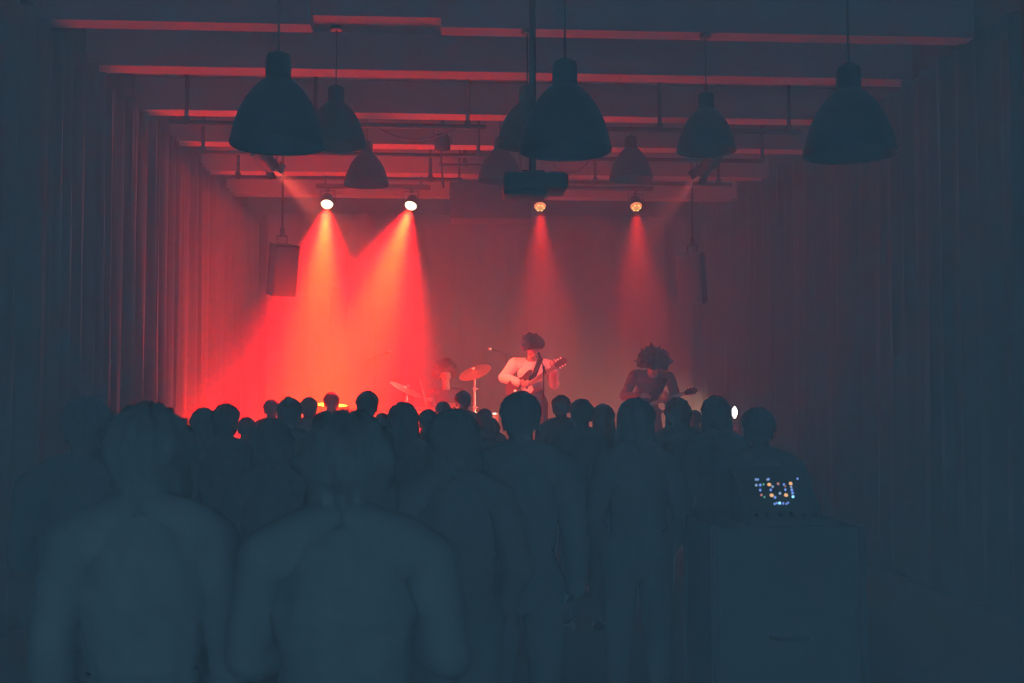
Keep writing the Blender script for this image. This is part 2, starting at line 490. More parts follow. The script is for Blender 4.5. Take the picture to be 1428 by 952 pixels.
# slack cables along the pipes
for pts, Y, lb in [([(525, 176), (545, 188), (575, 195), (610, 190), (640, 178)], 10.95, 'slack black cable sagging below the long ceiling pipe'),
                   ([(770, 222), (778, 236), (800, 240), (815, 232), (822, 222)], 12.25, 'slack black cable looped under the pipe behind the projector')]:
    c = [at(a, b, Y) for a, b in pts]
    fine = []
    for i in range(len(c) - 1):
        p0, p1, p2, p3 = c[max(i - 1, 0)], c[i], c[i + 1], c[min(i + 2, len(c) - 1)]
        for k in range(6):
            t = k / 6
            fine.append(0.5 * ((2 * p1) + (p2 - p0) * t + (2 * p0 - 5 * p1 + 4 * p2 - p3) * t * t + (3 * p1 - p0 - 3 * p2 + p3) * t ** 3))
    fine.append(c[-1])
    tag(MB().tube(fine, 0.007).build('hanging_cable', M['cord']), lb, 'cable')

# ------------------------------------------------------------------ speakers, projector, box
def speaker(px, py, Y, yaw, tilt, label, scale=1.0):
    p = at(px, py, Y)
    e = empty('hanging_speaker', p, label, 'speaker', 'loudspeakers hung beside the stage')
    rot = Matrix.Rotation(yaw, 4, 'Z') @ Matrix.Rotation(tilt, 4, 'X')
    w, h, d = 0.30, 0.62, 0.32
    out = [(-w / 2, -d / 2), (w / 2, -d / 2), (w / 2, d * 0.25), (w * 0.34, d / 2), (-w * 0.34, d / 2), (-w / 2, d * 0.25)]
    MB().prism(out, -h / 2, h / 2, rot).build('cabinet', M['cabinet'], e, smooth=False, bevel=0.008)
    MB().box((0, 0, 0), (w * 0.9, 0.014, h * 0.92), bev=0.004).build('grille', M['grille'], e).matrix_local = rot @ Matrix.Translation((0, -d / 2 - 0.006, 0))
    b = MB()
    b.box((-0.06, 0, h / 2 + 0.05), (0.012, 0.05, 0.12)); b.box((0.06, 0, h / 2 + 0.05), (0.012, 0.05, 0.12)); b.box((0, 0, h / 2 + 0.10), (0.13, 0.05, 0.015))
    b.build('bracket', M['black_metal'], e)
    MB().rod((0, 0, h / 2 + 0.1), (0, 0, h / 2 + 0.2), 0.03).build('collar', M['black_metal'], e)
    MB().rod((0, 0, h / 2 + 0.15), (0, 0, ZC - p.z), 0.014).build('pole', M['pipe'], e)
    return e
speaker(393, 376, 13.1, R(28), R(12), 'black loudspeaker hung on a pole beside the orange beams')
speaker(966, 388, 13.1, R(-28), R(12), 'faint black loudspeaker hung on a pole in the dark beside the unlit curtain')

a, b = at(627, 250, 13.8), at(741, 305, 13.8)
c = (a + b) / 2
e = empty('hanging_box', c, 'wide dark rectangular box hung below ceiling behind the projector', 'hanging box')
w, h = b.x - a.x, a.z - b.z
MB().box((0, 0.25, 0), (w, 0.5, h), bev=0.012).build('body', M['box'], e)
MB().box((0, -0.008, 0), (w * 0.95, 0.02, h * 0.9), bev=0.004).build('front_panel', M['box'], e)
for sx in (-0.38, 0.38):
    MB().box((sx * w, 0.25, h / 2 + 0.03), (0.08, 0.08, 0.08), bev=0.01).build('bracket', M['pipe'], e)
    MB().rod((sx * w, 0.25, h / 2 + 0.05), (sx * w, 0.25, ZC - c.z), 0.014).build('hanger', M['pipe'], e)

p = at(745, 257, 6.5)
e = empty('projector', p, 'black ceiling projector on a long pole in the middle of the hall', 'projector')
MB().box((0, 0, 0), (0.39, 0.30, 0.095), bev=0.018).build('body', M['plastic'], e)
MB().box((-0.06, 0.02, -0.06), (0.26, 0.24, 0.04), bev=0.01).build('lower_tray', M['plastic'], e)
MB().box((0.13, 0.0, 0.055), (0.09, 0.12, 0.03), bev=0.008).build('top_cover', M['plastic'], e)
MB().lathe([(0.04, 0), (0.042, 0.05), (0.034, 0.055), (0.032, 0.03)], 24, Matrix.Translation((0.08, 0.15, 0)) @ Matrix.Rotation(R(-90), 4, 'X')).build('lens_barrel', M['plastic'], e)
MB().box((-0.01, 0, 0.06), (0.14, 0.14, 0.03), bev=0.005).build('mount_plate', M['black_metal'], e)
MB().rod((-0.01, 0, 0.06), (-0.01, 0, ZC - p.z), 0.021).build('pole', M['black_metal'], e)
for k in range(3):
    MB().rod((0.05 + 0.03 * k, -0.06, 0.045), (0.05 + 0.03 * k, -0.06, 0.062), 0.007).build('knob', M['plastic'], e)

# ------------------------------------------------------------------ people
def cone_mesh(bm, a, b, r0, r1, flat=(1, 1), front=Vector((0, 1, 0)), n=14):
    """a rounded tapering limb from a to b; flat scales it sideways and front to back"""
    a, b = Vector(a), Vector(b)
    d = b - a
    L = max(d.length, 1e-4)
    z = d / L
    y = front - z * front.dot(z)
    if y.length < 1e-3:
        y = Vector((1, 0, 0)) - z * z.x
    y.normalize(); x = y.cross(z)
    prof = []
    for t in (-80, -50, -25):
        prof.append((r0 * math.cos(R(t)), r0 * math.sin(R(t))))
    prof += [(r0, 0), (r1, L)]
    for t in (25, 50, 80):
        prof.append((r1 * math.cos(R(t)), L + r1 * math.sin(R(t))))
    rings = []
    for r, h in prof:
        rings.append([bm.verts.new(a + z * h + x * (r * flat[0] * math.cos(2 * math.pi * k / n)) + y * (r * flat[1] * math.sin(2 * math.pi * k / n))) for k in range(n)])
    for p, q in zip(rings, rings[1:]):
        for k in range(n):
            bm.faces.new((p[k], p[(k + 1) % n], q[(k + 1) % n], q[k]))
    bm.faces.new(rings[0][::-1]); bm.faces.new(rings[-1])

class Body:
    """joints -> one continuous skin mesh, with a region number for every face"""
    def __init__(s):
        s.segs = []
    def seg(s, reg, a, b, r0, r1, flat=(1, 1), front=Vector((0, 1, 0))):
        s.segs.append((reg, Vector(a), Vector(b), r0, r1, flat, Vector(front)))
    def hand(s, reg, wrist, palm_dir, palm_normal, thumb_side, curl, k=1.0):
        """palm, four fingers and a thumb; curl in radians per joint, towards palm_normal"""
        d = Vector(palm_dir).normalized()
        nrm = Vector(palm_normal); nrm = (nrm - d * nrm.dot(d)).normalized()
        side = d.cross(nrm) * thumb_side
        w = Vector(wrist)
        s.seg(reg, w, w + d * 0.085 * k, 0.027 * k, 0.036 * k, (1.12, 0.52), nrm)
        for i, (off, ln) in enumerate([(0.030, 0.072), (0.010, 0.080), (-0.010, 0.075), (-0.029, 0.058)]):
            p = w + d * (0.088 - 0.004 * abs(i - 1)) * k + side * off * k
            dd = d.copy()
            for j, fr in enumerate((0.46, 0.30, 0.24)):
                ang = curl * (0.8 if j == 0 else 1.1)
                ax = dd.cross(nrm_now(dd, nrm, d))
                dd = (Matrix.Rotation(ang, 3, ax) @ dd).normalized()
                q = p + dd * ln * fr * k
                s.seg(reg, p, q, (0.0098 - 0.001 * j) * k, (0.0092 - 0.001 * j) * k)
                p = q
        p = w + d * 0.025 * k + side * 0.028 * k
        q = p + (d * 0.6 + side * 0.75 + nrm * 0.25).normalized() * 0.042 * k
        s.seg(reg, p, q, 0.014 * k, 0.0115 * k)
        t = q + (d * 0.95 + side * 0.1 + nrm * (0.3 + curl * 0.6)).normalized() * 0.034 * k
        s.seg(reg, q, t, 0.0115 * k, 0.0095 * k)
        u = t + (d * 0.9 - side * 0.15 + nrm * (0.3 + curl)).normalized() * 0.024 * k
        s.seg(reg, t, u, 0.0098 * k, 0.0085 * k)
    def head(s, reg, c, face, upv, k=1.0):
        f = Vector(face).normalized(); u = Vector(upv); u = (u - f * u.dot(f)).normalized(); x = f.cross(u)
        c = Vector(c)
        s.hc, s.hf, s.hu, s.hx, s.hk = c, f, u, x, k
        P = lambda a, b, z: c + x * a * k + f * b * k + u * z * k
        s.seg(reg, P(0, -0.022, 0.03), P(0, 0.026, 0.032), 0.082 * k, 0.078 * k, (0.95, 1.02), u)
        s.seg(reg, P(0, 0.022, -0.02), P(0, 0.036, -0.072), 0.068 * k, 0.038 * k, (0.93, 1.0), f)
        s.seg(reg, P(-0.02, 0.06, -0.082), P(0.02, 0.06, -0.082), 0.024 * k, 0.024 * k)
        s.seg(reg, P(0, 0.088, 0.018), P(0, 0.108, -0.024), 0.010 * k, 0.0155 * k)
        s.seg(reg, P(-0.012, 0.096, -0.027), P(0.012, 0.096, -0.027), 0.010 * k, 0.010 * k)
        s.seg(reg, P(-0.038, 0.083, 0.026), P(0.038, 0.083, 0.026), 0.013 * k, 0.013 * k)
        s.seg(reg, P(-0.018, 0.086, -0.056), P(0.018, 0.086, -0.056), 0.009 * k, 0.009 * k)
        for sx in (-1, 1):
            s.seg(reg, P(sx * 0.045, 0.062, -0.018), P(sx * 0.040, 0.058, -0.045), 0.020 * k, 0.018 * k)
            s.seg(reg, P(sx * 0.078, -0.004, 0.022), P(sx * 0.077, 0.0, -0.026), 0.017 * k, 0.011 * k, (0.55, 1.0), f)
    def make(s, voxel, smooth=4):
        bm = bmesh.new()
        for reg, a, b, r0, r1, fl, fr in s.segs:
            cone_mesh(bm, a, b, r0, r1, fl, fr)
        bmesh.ops.recalc_face_normals(bm, faces=bm.faces)
        me = bpy.data.meshes.new('tmp'); bm.to_mesh(me); bm.free()
        o = bpy.data.objects.new('tmp', me); COL.objects.link(o)
        m = o.modifiers.new('r', 'REMESH'); m.mode = 'VOXEL'; m.voxel_size = voxel
        m = o.modifiers.new('s', 'SMOOTH'); m.factor = 0.5; m.iterations = smooth
        dg = bpy.context.evaluated_depsgraph_get(); dg.update()
        ev = o.evaluated_get(dg)
        out = bpy.data.meshes.new_from_object(ev)
        COL.objects.unlink(o); bpy.data.objects.remove(o)
        nv = len(out.vertices)
        co = np.empty(nv * 3); out.vertices.foreach_get('co', co); co = co.reshape(-1, 3)
        no = np.empty(nv * 3); out.vertices.foreach_get('normal', no); no = no.reshape(-1, 3)
        best = np.full(nv, 1e9); rid = np.zeros(nv, int)
        names = sorted({t[0] for t in s.segs})
        for reg, a, b, r0, r1, fl, fr in s.segs:
            A, B = np.array(a), np.array(b)
            d = B - A; L2 = max(d @ d, 1e-9)
            t = np.clip(((co - A) @ d) / L2, 0, 1)
            dist = np.linalg.norm(co - (A + t[:, None] * d), axis=1) - (r0 + (r1 - r0) * t) * (0.5 + 0.25 * (fl[0] + fl[1]))
            w = dist < best
            best[w] = dist[w]; rid[w] = names.index(reg)
        s.co, s.no, s.rid, s.names = co, no, rid, names
        s.faces = [tuple(p.vertices) for p in out.polygons]
        s.fr = np.array([rid[f[0]] for f in s.faces])
        bpy.data.meshes.remove(out)
        return s
    def mesh(s, regs=None, off=0.0, wrinkle=0.0, seed=0, name='body', material=None):
        if regs is None:
            fs = s.faces
        else:
            ids = {s.names.index(r) for r in regs if r in s.names}
            fs = [f for f in s.faces if all(s.rid[i] in ids for i in f)]
        used = sorted({i for f in fs for i in f})
        mp = {i: k for k, i in enumerate(used)}
        co = s.co[used] + s.no[used] * off
        if wrinkle:
            r = np.random.RandomState(seed)
            ph = np.zeros(len(used))
            for _ in range(5):
                kx = r.normal(0, 26, 3)
                ph += np.sin(s.co[used] @ kx + r.uniform(0, 6))
            co = co + s.no[used] * (wrinkle * (ph / 2.2))[:, None]
        me = bpy.data.meshes.new(name)
        me.from_pydata([tuple(v) for v in co], [], [tuple(mp[i] for i in f) for f in fs])
        for p in me.polygons: p.use_smooth = True
        if material: me.materials.append(material)
        return me

def nrm_now(dd, nrm, d):
    v = nrm - dd * nrm.dot(dd)
    if v.length < 1e-3: v = -d
    return v.normalized()

def link(name, me, parent=None, loc=None):
    o = bpy.data.objects.new(name, me); COL.objects.link(o)
    if parent is not None: o.parent = parent
    if loc is not None: o.location = loc
    return o

def hair_mesh(B, style, material, seed=1, big=1.0):
    """a closed cap of hair over the skull, with falling lengths where the style has them"""
    r = random.Random(seed)
    c, f, u, x, k = B.hc, B.hf, B.hu, B.hx, B.hk
    naz, nv = 56, 12
    thick = {'short': 0.018, 'crop': 0.011, 'long': 0.024, 'bob': 0.026, 'bun': 0.014, 'afro': 0.085, 'mop': 0.042, 'shag': 0.035}[style] * big
    length = {'long': 0.30, 'bob': 0.10, 'shag': 0.17}.get(style, 0.0)
    ph = [r.uniform(0, 6.28) for _ in range(8)]
    bushy = style in ('afro', 'mop', 'shag')
    def pt(az, t, lay):
        fx, fy = math.sin(az), math.cos(az)          # fy = +1 forward
        low = -0.62 + 0.5 * (fy + 1) * 1.12
        if bushy: low = -0.66 + 1.1 * max(0.0, (fy + 0.45) / 1.45) ** 1.2
        low = min(low, 0.55)
        if style == 'afro': low = min(low, 0.35)
        ang0, ang1 = math.pi / 2, math.asin(max(-0.95, low))
        el = ang0 + (ang1 - ang0) * t
        dirv = Vector((math.cos(el) * fx, math.cos(el) * fy, math.sin(el)))
        rx, ry, rz = 0.078, 0.100, 0.088
        edge = 1 - max(0, (t - 0.75) / 0.25) ** 2 * (0.3 if length else 0.45 if bushy else 0.9)
        strand = 0.16 * math.sin(az * 11 + ph[0] + 2 * t) + 0.12 * math.sin(az * 23 + ph[1]) + 0.18 * math.sin(az * 5 + ph[2] + 5 * t)
        if style in ('afro', 'mop'):
            strand = 0.16 * math.sin(az * 9 + ph[0]) * math.sin(t * 9 + ph[3]) + 0.14 * math.sin(az * 17 + ph[1] + t * 15) + 0.12 * math.sin(az * 6 + ph[2] + 4 * t)
        strand += r.uniform(-0.32, 0.42) if bushy else r.uniform(-0.18, 0.22)
        th = thick * edge * (1 + strand) if lay else -0.006
        base = Vector((dirv.x * rx, dirv.y * ry + 0.004, dirv.z * rz + 0.034))
        return base + dirv * th
    rows_out, rows_in = [], []
    for lay, rows in ((1, rows_out), (0, rows_in)):
        for i in range(nv + 1):
            rows.append([pt(2 * math.pi * j / naz, max(i / nv, 0.02), lay) for j in range(naz)])
        if length:
            for i in range(1, 9):
                t = i / 8
                row = []
                for j in range(naz):
                    az = 2 * math.pi * j / naz
                    p = rows[nv][j].copy()
                    fall = max(0.0, min(1.0, (0.55 - math.cos(az)) / 0.7))
                    p.z -= length * t * fall * (1 + 0.12 * math.sin(az * 7 + ph[4]))
                    p.z = max(p.z, -0.40)
                    spread = 1 + 0.30 * fall * t * (0.6 if lay == 0 else 1.0) - 0.12 * t * t * fall
                    p.x *= spread
                    p.y = p.y * (1 + 0.05 * fall * t) - 0.012 * t * fall * (1 if lay else -1) + 0.006 * math.sin(az * 13 + 6 * t)
                    row.append(p)
                rows.append(row)
    bm = bmesh.new()
    V = [[bm.verts.new(c + (x * p.x + f * p.y + u * p.z) * k) for p in row] for row in rows_out]
    I = [[bm.verts.new(c + (x * p.x + f * p.y + u * p.z) * k) for p in row] for row in rows_in]
    for G in (V, I):
        for a, b in zip(G, G[1:]):
            for j in range(naz):
                bm.faces.new((a[j], a[(j + 1) % naz], b[(j + 1) % naz], b[j]))
        bm.faces.new(G[0])
    for j in range(naz):
        bm.faces.new((V[-1][j], V[-1][(j + 1) % naz], I[-1][(j + 1) % naz], I[-1][j]))
    if style == 'bun':
        cb = c + (f * -0.075 + u * 0.105) * k
        res = bmesh.ops.create_uvsphere(bm, u_segments=20, v_segments=12, radius=0.042 * k)
        for v in res['verts']:
            d = v.co.normalized()
            v.co = cb + v.co * (1 + 0.07 * math.sin(9 * d.x + 7 * d.z) + 0.05 * math.sin(15 * d.y))
    bmesh.ops.recalc_face_normals(bm, faces=bm.faces)
    me = bpy.data.meshes.new('hair'); bm.to_mesh(me); bm.free()
    for p in me.polygons: p.use_smooth = True
    me.materials.append(material)
    return me

def cap_mesh(B, material):
    c, f, u, x, k = B.hc, B.hf, B.hu, B.hx, B.hk
    m = Matrix.Translation(c) @ Matrix((( x.x, f.x, u.x, 0), (x.y, f.y, u.y, 0), (x.z, f.z, u.z, 0), (0, 0, 0, 1)))
    b = MB()
    b.lathe([(0.102, 0.040), (0.106, 0.045), (0.107, 0.075), (0.096, 0.115), (0.07, 0.140), (0.03, 0.151), (0.006, 0.153)], 28, m @ Matrix.Diagonal((0.92, 1.1, 1, 1)))
    out = [(0.09 * math.sin(a), 0.06 + 0.11 * math.cos(a)) for a in [R(t) for t in range(-80, 81, 16)]]
    b.prism(out, 0.045, 0.052, m)
    bmesh.ops.recalc_face_normals(b.bm, faces=b.bm.faces)
    me = bpy.data.meshes.new('cap'); b.bm.to_mesh(me); b.bm.free()
    for p in me.polygons: p.use_smooth = True
    me.materials.append(material)
    return me

TOP = ('torso', 'uparm', 'forearm'); LEGS = ('pelvis', 'thigh', 'shin'); FEET = ('foot',)

def standing(pose, female=False, k=1.0):
    """joints of a standing listener, facing +Y, feet at z = 0, 1.75 m tall"""
    B = Body()
    sw = 0.165 if female else 0.185
    X = lambda s, v: (s * v[0], v[1], v[2])
    B.seg('pelvis', (-0.055, 0, 0.94), (0.055, 0, 0.94), 0.115, 0.115, (1, 0.95))
    B.seg('pelvis', (0, 0, 0.92), (0, 0.005, 1.06), 0.13, 0.118, (1.12, 0.82))
    B.seg('torso', (0, 0.005, 1.06), (0, 0.0, 1.26), 0.118, 0.135, (1.12, 0.80))
    B.seg('torso', (0, 0, 1.26), (0, -0.012, 1.38), 0.138, 0.105, (1.22, 0.80))
    B.seg('torso', (-sw * 0.78, -0.01, 1.405), (sw * 0.78, -0.01, 1.405), 0.058, 0.058)
    B.seg('torso', (0, -0.012, 1.40), (0, 0.0, 1.475), 0.085, 0.056)
    B.seg('neck', (0, -0.008, 1.45), (0, 0.022, 1.555), 0.058, 0.054)
    for s in (-1, 1):
        B.seg('torso', (s * 0.035, -0.02, 1.485), (s * sw * 0.85, -0.012, 1.425), 0.045, 0.05)
    B.head('head', (0, 0.035, 1.605), (0, 1, -0.02), (0, 0, 1))
    for s in (-1, 1):
        sh = Vector((s * sw, -0.01, 1.40))
        if pose == 'down':
            el, wr = Vector((s * (sw + 0.045), -0.03, 1.12)), Vector((s * (sw + 0.055), 0.045, 0.875))
            hd, hn = Vector((0, 0.12, -1)), Vector((-s, 0, 0))
        elif pose == 'folded':
            el = Vector((s * (sw + 0.05), 0.03, 1.13))
            wr = Vector((-s * 0.02, 0.215, 1.19 + s * 0.025)); hd, hn = Vector((-s, 0.1, 0.1)), Vector((0, -1, 0))
        elif pose == 'pocket':
            el, wr = Vector((s * (sw + 0.075), -0.06, 1.13)), Vector((s * (sw + 0.0), 0.075, 0.93))
            hd, hn = Vector((-s * 0.25, 0.15, -1)), Vector((-s, -0.2, 0))
        else:
            if s == 1:
                el, wr = Vector((s * (sw + 0.05), 0.03, 1.13)), Vector((s * 0.10, 0.25, 1.24)); hd, hn = Vector((-0.3, 0.5, 0.6)), Vector((-1, 0, 0))
            else:
                el, wr = Vector((s * (sw + 0.045), -0.03, 1.12)), Vector((s * (sw + 0.055), 0.045, 0.875)); hd, hn = Vector((0, 0.12, -1)), Vector((-s, 0, 0))
        B.seg('uparm', sh, el, 0.056, 0.044)
        B.seg('forearm', el, wr, 0.044, 0.029)
        ts = 1 if hd.normalized().cross(hn).dot(Vector((0, 1, 0.3))) > 0 else -1
        B.hand('hand', wr, hd, hn, ts, 0.35)
        hip = Vector((s * 0.09, 0, 0.92)); kn = Vector((s * 0.105, 0.015, 0.50)); an = Vector((s * 0.11, -0.02, 0.09))
        B.seg('thigh', hip, kn, 0.092, 0.060)
        B.seg('shin', kn, kn.lerp(an, 0.35) + Vector((0, -0.015, 0)), 0.058, 0.056)
        B.seg('shin', kn.lerp(an, 0.35) + Vector((0, -0.015, 0)), an, 0.056, 0.040)
        B.seg('foot', an + Vector((0, -0.03, -0.045)), an + Vector((s * 0.015, 0.10, -0.058)), 0.040, 0.040, (1.05, 0.85), Vector((0, 0, 1)))
        B.seg('foot', an + Vector((s * 0.012, 0.09, -0.06)), an + Vector((s * 0.025, 0.175, -0.066)), 0.040, 0.026, (1.15, 0.8), Vector((0, 0, 1)))
    return B.make(0.0085, 3)

TEMPL = {}
for i, (pose, fem) in enumerate([('down', False), ('folded', False), ('pocket', True), ('phone', True)]):
    B = standing(pose, fem)
    zmin = B.co[:, 2].min()
    B.co[:, 2] -= zmin; B.hc.z -= zmin
    t = {'B': B, 'top': B.co[:, 2].max()}
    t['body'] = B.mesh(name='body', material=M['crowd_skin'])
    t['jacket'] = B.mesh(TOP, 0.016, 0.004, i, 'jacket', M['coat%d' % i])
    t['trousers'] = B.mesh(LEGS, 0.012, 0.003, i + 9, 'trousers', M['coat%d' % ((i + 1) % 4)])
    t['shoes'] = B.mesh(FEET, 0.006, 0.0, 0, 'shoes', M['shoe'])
    t['hair'] = {}
    TEMPL[i] = t

THICK = {'short': 0.014, 'crop': 0.008, 'long': 0.022, 'bob': 0.024, 'bun': 0.012, 'afro': 0.075, 'mop': 0.038, 'shag': 0.035, 'cap': 0.036}
def listener(px, top, D, ti, style, label, turn=0.0, wide=1.0, hm='hair'):
    t = TEMPL[ti]
    B = t['B']
    p = at(px, top, D)
    hkey = (style, hm)
    if hkey not in t['hair']:
        t['hair'][hkey] = cap_mesh(B, M['strap']) if style == 'cap' else hair_mesh(B, style, M[hm], seed=len(t['hair']) + ti * 7)
    hm_ = t['hair'][hkey]
    ztop = max(v.co.z for v in hm_.vertices)
    sc = p.z / ztop
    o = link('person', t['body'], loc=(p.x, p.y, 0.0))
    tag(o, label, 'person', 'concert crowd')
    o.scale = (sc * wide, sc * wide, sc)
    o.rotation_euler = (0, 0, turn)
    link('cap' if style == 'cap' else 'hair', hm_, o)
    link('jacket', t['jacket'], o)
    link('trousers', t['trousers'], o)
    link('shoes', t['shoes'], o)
    return o

CROWD = [
 (205, 557, 2.75, 0, 'shag', 'large dark listener with bushy hair nearest the lit curtain', 0.1, 1.0),
 (118, 552, 4.0, 1, 'short', 'listener lost in the dark along the lit curtain with one rim lit ear', 0.0, 1.0),
 (283, 567, 7.5, 2, 'bob', 'low listener with flat hair in front of the bright curtain folds', 0.1, 1.0),
 (313, 562, 6.6, 0, 'short', 'short haired listener standing just inside the bright curtain folds', -0.05, 1.0),
 (343, 581, 9.0, 3, 'crop', 'small low listener in the red gap beside the curtain end heads', 0.0, 1.0),
 (378, 556, 11.2, 1, 'crop', 'far bald looking listener showing reddish below the hanging loudspeaker', 0.0, 1.0),
 (403, 552, 7.2, 2, 'bun', 'listener with a little tuft of hair below the hanging loudspeaker', 0.05, 1.0),
 (430, 553, 10.4, 0, 'short', 'far listener beside the one with the tuft, below the first orange beam', 0.0, 1.0),
 (380, 582, 4.8, 3, 'bob', 'low broad headed listener in front of the one with the tuft', 0.15, 1.0),
 (462, 546, 11.6, 1, 'crop', 'far rim lit listener between the two pale glints at the stage edge', 0.0, 1.0),
 (453, 572, 6.2, 0, 'crop', 'low listener tucked beside the very large hooded head', 0.0, 1.0),
 (485, 566, 2.6, 1, 'shag', 'very large round headed listener close to us under the orange beams', -0.05, 1.12),
 (512, 544, 8.5, 0, 'short', 'tall listener rising behind the very large round head', 0.0, 1.0),
 (533, 575, 10.0, 2, 'crop', 'small low listener half hidden beside the tall one under the second beam', 0.0, 1.0),
 (563, 559, 6.6, 3, 'long', 'long haired listener in front of the faint cymbal', 0.1, 1.0),
 (597, 570, 8.8, 0, 'short', 'low listener directly below the raised drumstick', 0.0, 1.0),
 (618, 559, 11.0, 1, 'crop', 'far small listener just below the drummer face', 0.0, 1.0),
 (632, 567, 3.9, 2, 'bob', 'big broad listener in front of the drum kit', 0.0, 1.08),
 (646, 544, 11.5, 0, 'short', 'far tall listener beside the bright cymbal stand', 0.0, 1.0),
 (676, 569, 10.3, 3, 'crop', 'far small reddish listener between the cymbal stand and the guitarist', 0.0, 1.0),
 (684, 582, 8.6, 2, 'short', 'short low listener between the cymbal stand and the guitarist', 0.0, 1.0),
 (727, 544, 4.5, 0, 'short', 'sharp tall dark head standing right below the guitarist', 0.0, 1.0),
 (783, 550, 9.8, 1, 'short', 'listener just beyond the guitarist fretting hand', 0.0, 1.0),
 (812, 555, 7.6, 2, 'short', 'round headed listener between guitarist and bowed musician', 0.0, 1.0),
 (843, 562, 9.0, 3, 'bob', 'listener with loose hair sloping down towards the bowed musician', 0.25, 1.0),
 (888, 553, 5.3, 2, 'long', 'long haired listener with rim lit shoulder under the bowed musician', 0.0, 1.0),
 (946, 552, 8.6, 1, 'shag', 'shaggy haired listener beside the pale glow of the stage lamp', 0.0, 1.0),
 (970, 571, 11.3, 0, 'crop', 'tiny far listener in the gap before the pale stage glow', 0.0, 1.0),
 (1000, 550, 6.8, 3, 'long', 'long haired listener touching the small white lamp', -0.1, 1.0),
 (1060, 567, 5.3, 0, 'short', 'faint low listener in the dark above the mixing desk', 0.0, 1.0),
]
for px, top, D, ti, style, lb, turn, wide in CROWD:
    listener(px, top, D, ti, style, lb, turn, wide, 'hair2' if style in ('long', 'bob') else 'hair')

# ---- performers: joints read at their own depth on the stage
def performer(name_label, J, Y, face, headup, hair, voxel=0.0065, shirt=None, hairmat='hair', big=1.0, seated=False, hands=None, baggy=0.014, seed=1, zfoot=SZ):
    P = {k: at(v[0], v[1], Y) + Vector((0, v[2], 0)) for k, v in J.items()}
    fr = Vector((0, -1, 0))
    B = Body()
    hips = (P['hipR'] + P['hipL']) / 2
    B.seg('pelvis', P['hipR'].lerp(P['hipL'], 0.2), P['hipR'].lerp(P['hipL'], 0.8), 0.112, 0.112)
    B.seg('pelvis', hips, hips.lerp(P['waist'], 0.7), 0.125, 0.115, (1.15, 0.85), fr)
    B.seg('torso', P['waist'], P['chest'], 0.118, 0.132, (1.14, 0.82), fr)
    sm = (P['shR'] + P['shL']) / 2
    B.seg('torso', P['chest'], P['chest'].lerp(sm, 0.75), 0.132, 0.105, (1.22, 0.82), fr)
    B.seg('torso', sm.lerp(P['shR'], 0.8), sm.lerp(P['shL'], 0.8), 0.058, 0.058)
    B.seg('torso', sm.lerp(P['chest'], 0.2), sm.lerp(P['head'], 0.22), 0.085, 0.058)
    B.seg('neck', sm.lerp(P['head'], 0.1), sm.lerp(P['head'], 0.75), 0.056, 0.052)
    B.head('head', P['head'], face, headup)
    for s in ('R', 'L'):
        B.seg('uparm', P['sh' + s], P['el' + s], 0.055, 0.043)
        B.seg('forearm', P['el' + s], P['wr' + s], 0.043, 0.028)
        hd, hn, ts, cu = hands[s]
        B.hand('hand', P['wr' + s], hd, hn, ts, cu)
        B.seg('thigh', P['hip' + s], P['kn' + s], 0.090, 0.058)
        mid = P['kn' + s].lerp(P['an' + s], 0.35) + Vector((0, 0.015, 0))
        B.seg('shin', P['kn' + s], mid, 0.057, 0.055)
        B.seg('shin', mid, P['an' + s], 0.055, 0.040)
        an = P['an' + s].copy(); an.z = zfoot + 0.10
        sx = -1 if s == 'R' else 1
        B.seg('shin', P['an' + s], an, 0.040, 0.040)
        B.seg('foot', an + Vector((0, 0.03, -0.045)), an + Vector((sx * 0.02, -0.10, -0.05)), 0.040, 0.040, (1.05, 0.85), Vector((0, 0, 1)))
        B.seg('foot', an + Vector((sx * 0.018, -0.09, -0.055)), an + Vector((sx * 0.03, -0.175, -0.062)), 0.040, 0.026, (1.15, 0.8), Vector((0, 0, 1)))
    B.make(voxel, 3)
    org = Vector((hips.x, hips.y, zfoot))
    o_np = np.array(org)
    B.co -= o_np; B.hc -= org
    o = link('person', B.mesh(name='body', material=M['skin']), loc=org)
    tag(o, name_label, 'person')
    link('hair', hair_mesh(B, hair, M[hairmat], seed, big), o)
    link('shirt', B.mesh(TOP, baggy, 0.006, seed, 'shirt', M[shirt]), o)
    link('trousers', B.mesh(LEGS, 0.012, 0.004, seed + 5, 'trousers', M['trousers']), o)
    link('shoes', B.mesh(FEET, 0.006, 0, 0, 'shoes', M['shoe']), o)
    return o, P, B

GY = 13.2
gJ = dict(head=(741, 486, -0.10), chest=(741, 521, 0.0), waist=(742, 540, 0.02), shR=(718, 507, 0), shL=(765, 509, 0),
          elR=(703, 526, 0.02), wrR=(722, 534, -0.22), elL=(772, 535, -0.02), wrL=(771, 516, -0.24),
          hipR=(733, 561, 0.02), hipL=(753, 561, 0.02), knR=(730, 611, -0.04), knL=(757, 611, -0.02), anR=(728, 656, 0.02), anL=(760, 656, 0.02))
guitarist, GP, GB = performer('guitarist in a loose white shirt looking down at his guitar', gJ, GY, (0.22, -0.8, -0.72), (0, -0.6, 0.8), 'mop', 0.0062, 'shirt',
    hands={'R': (Vector((0.9, -0.15, -0.1)), Vector((0, 0.9, -0.35)), 1, 0.45), 'L': (Vector((0.1, -0.25, 0.95)), Vector((0.1, 0.9, 0.2)), 1, 0.75)}, baggy=0.02, seed=4, big=1.4)

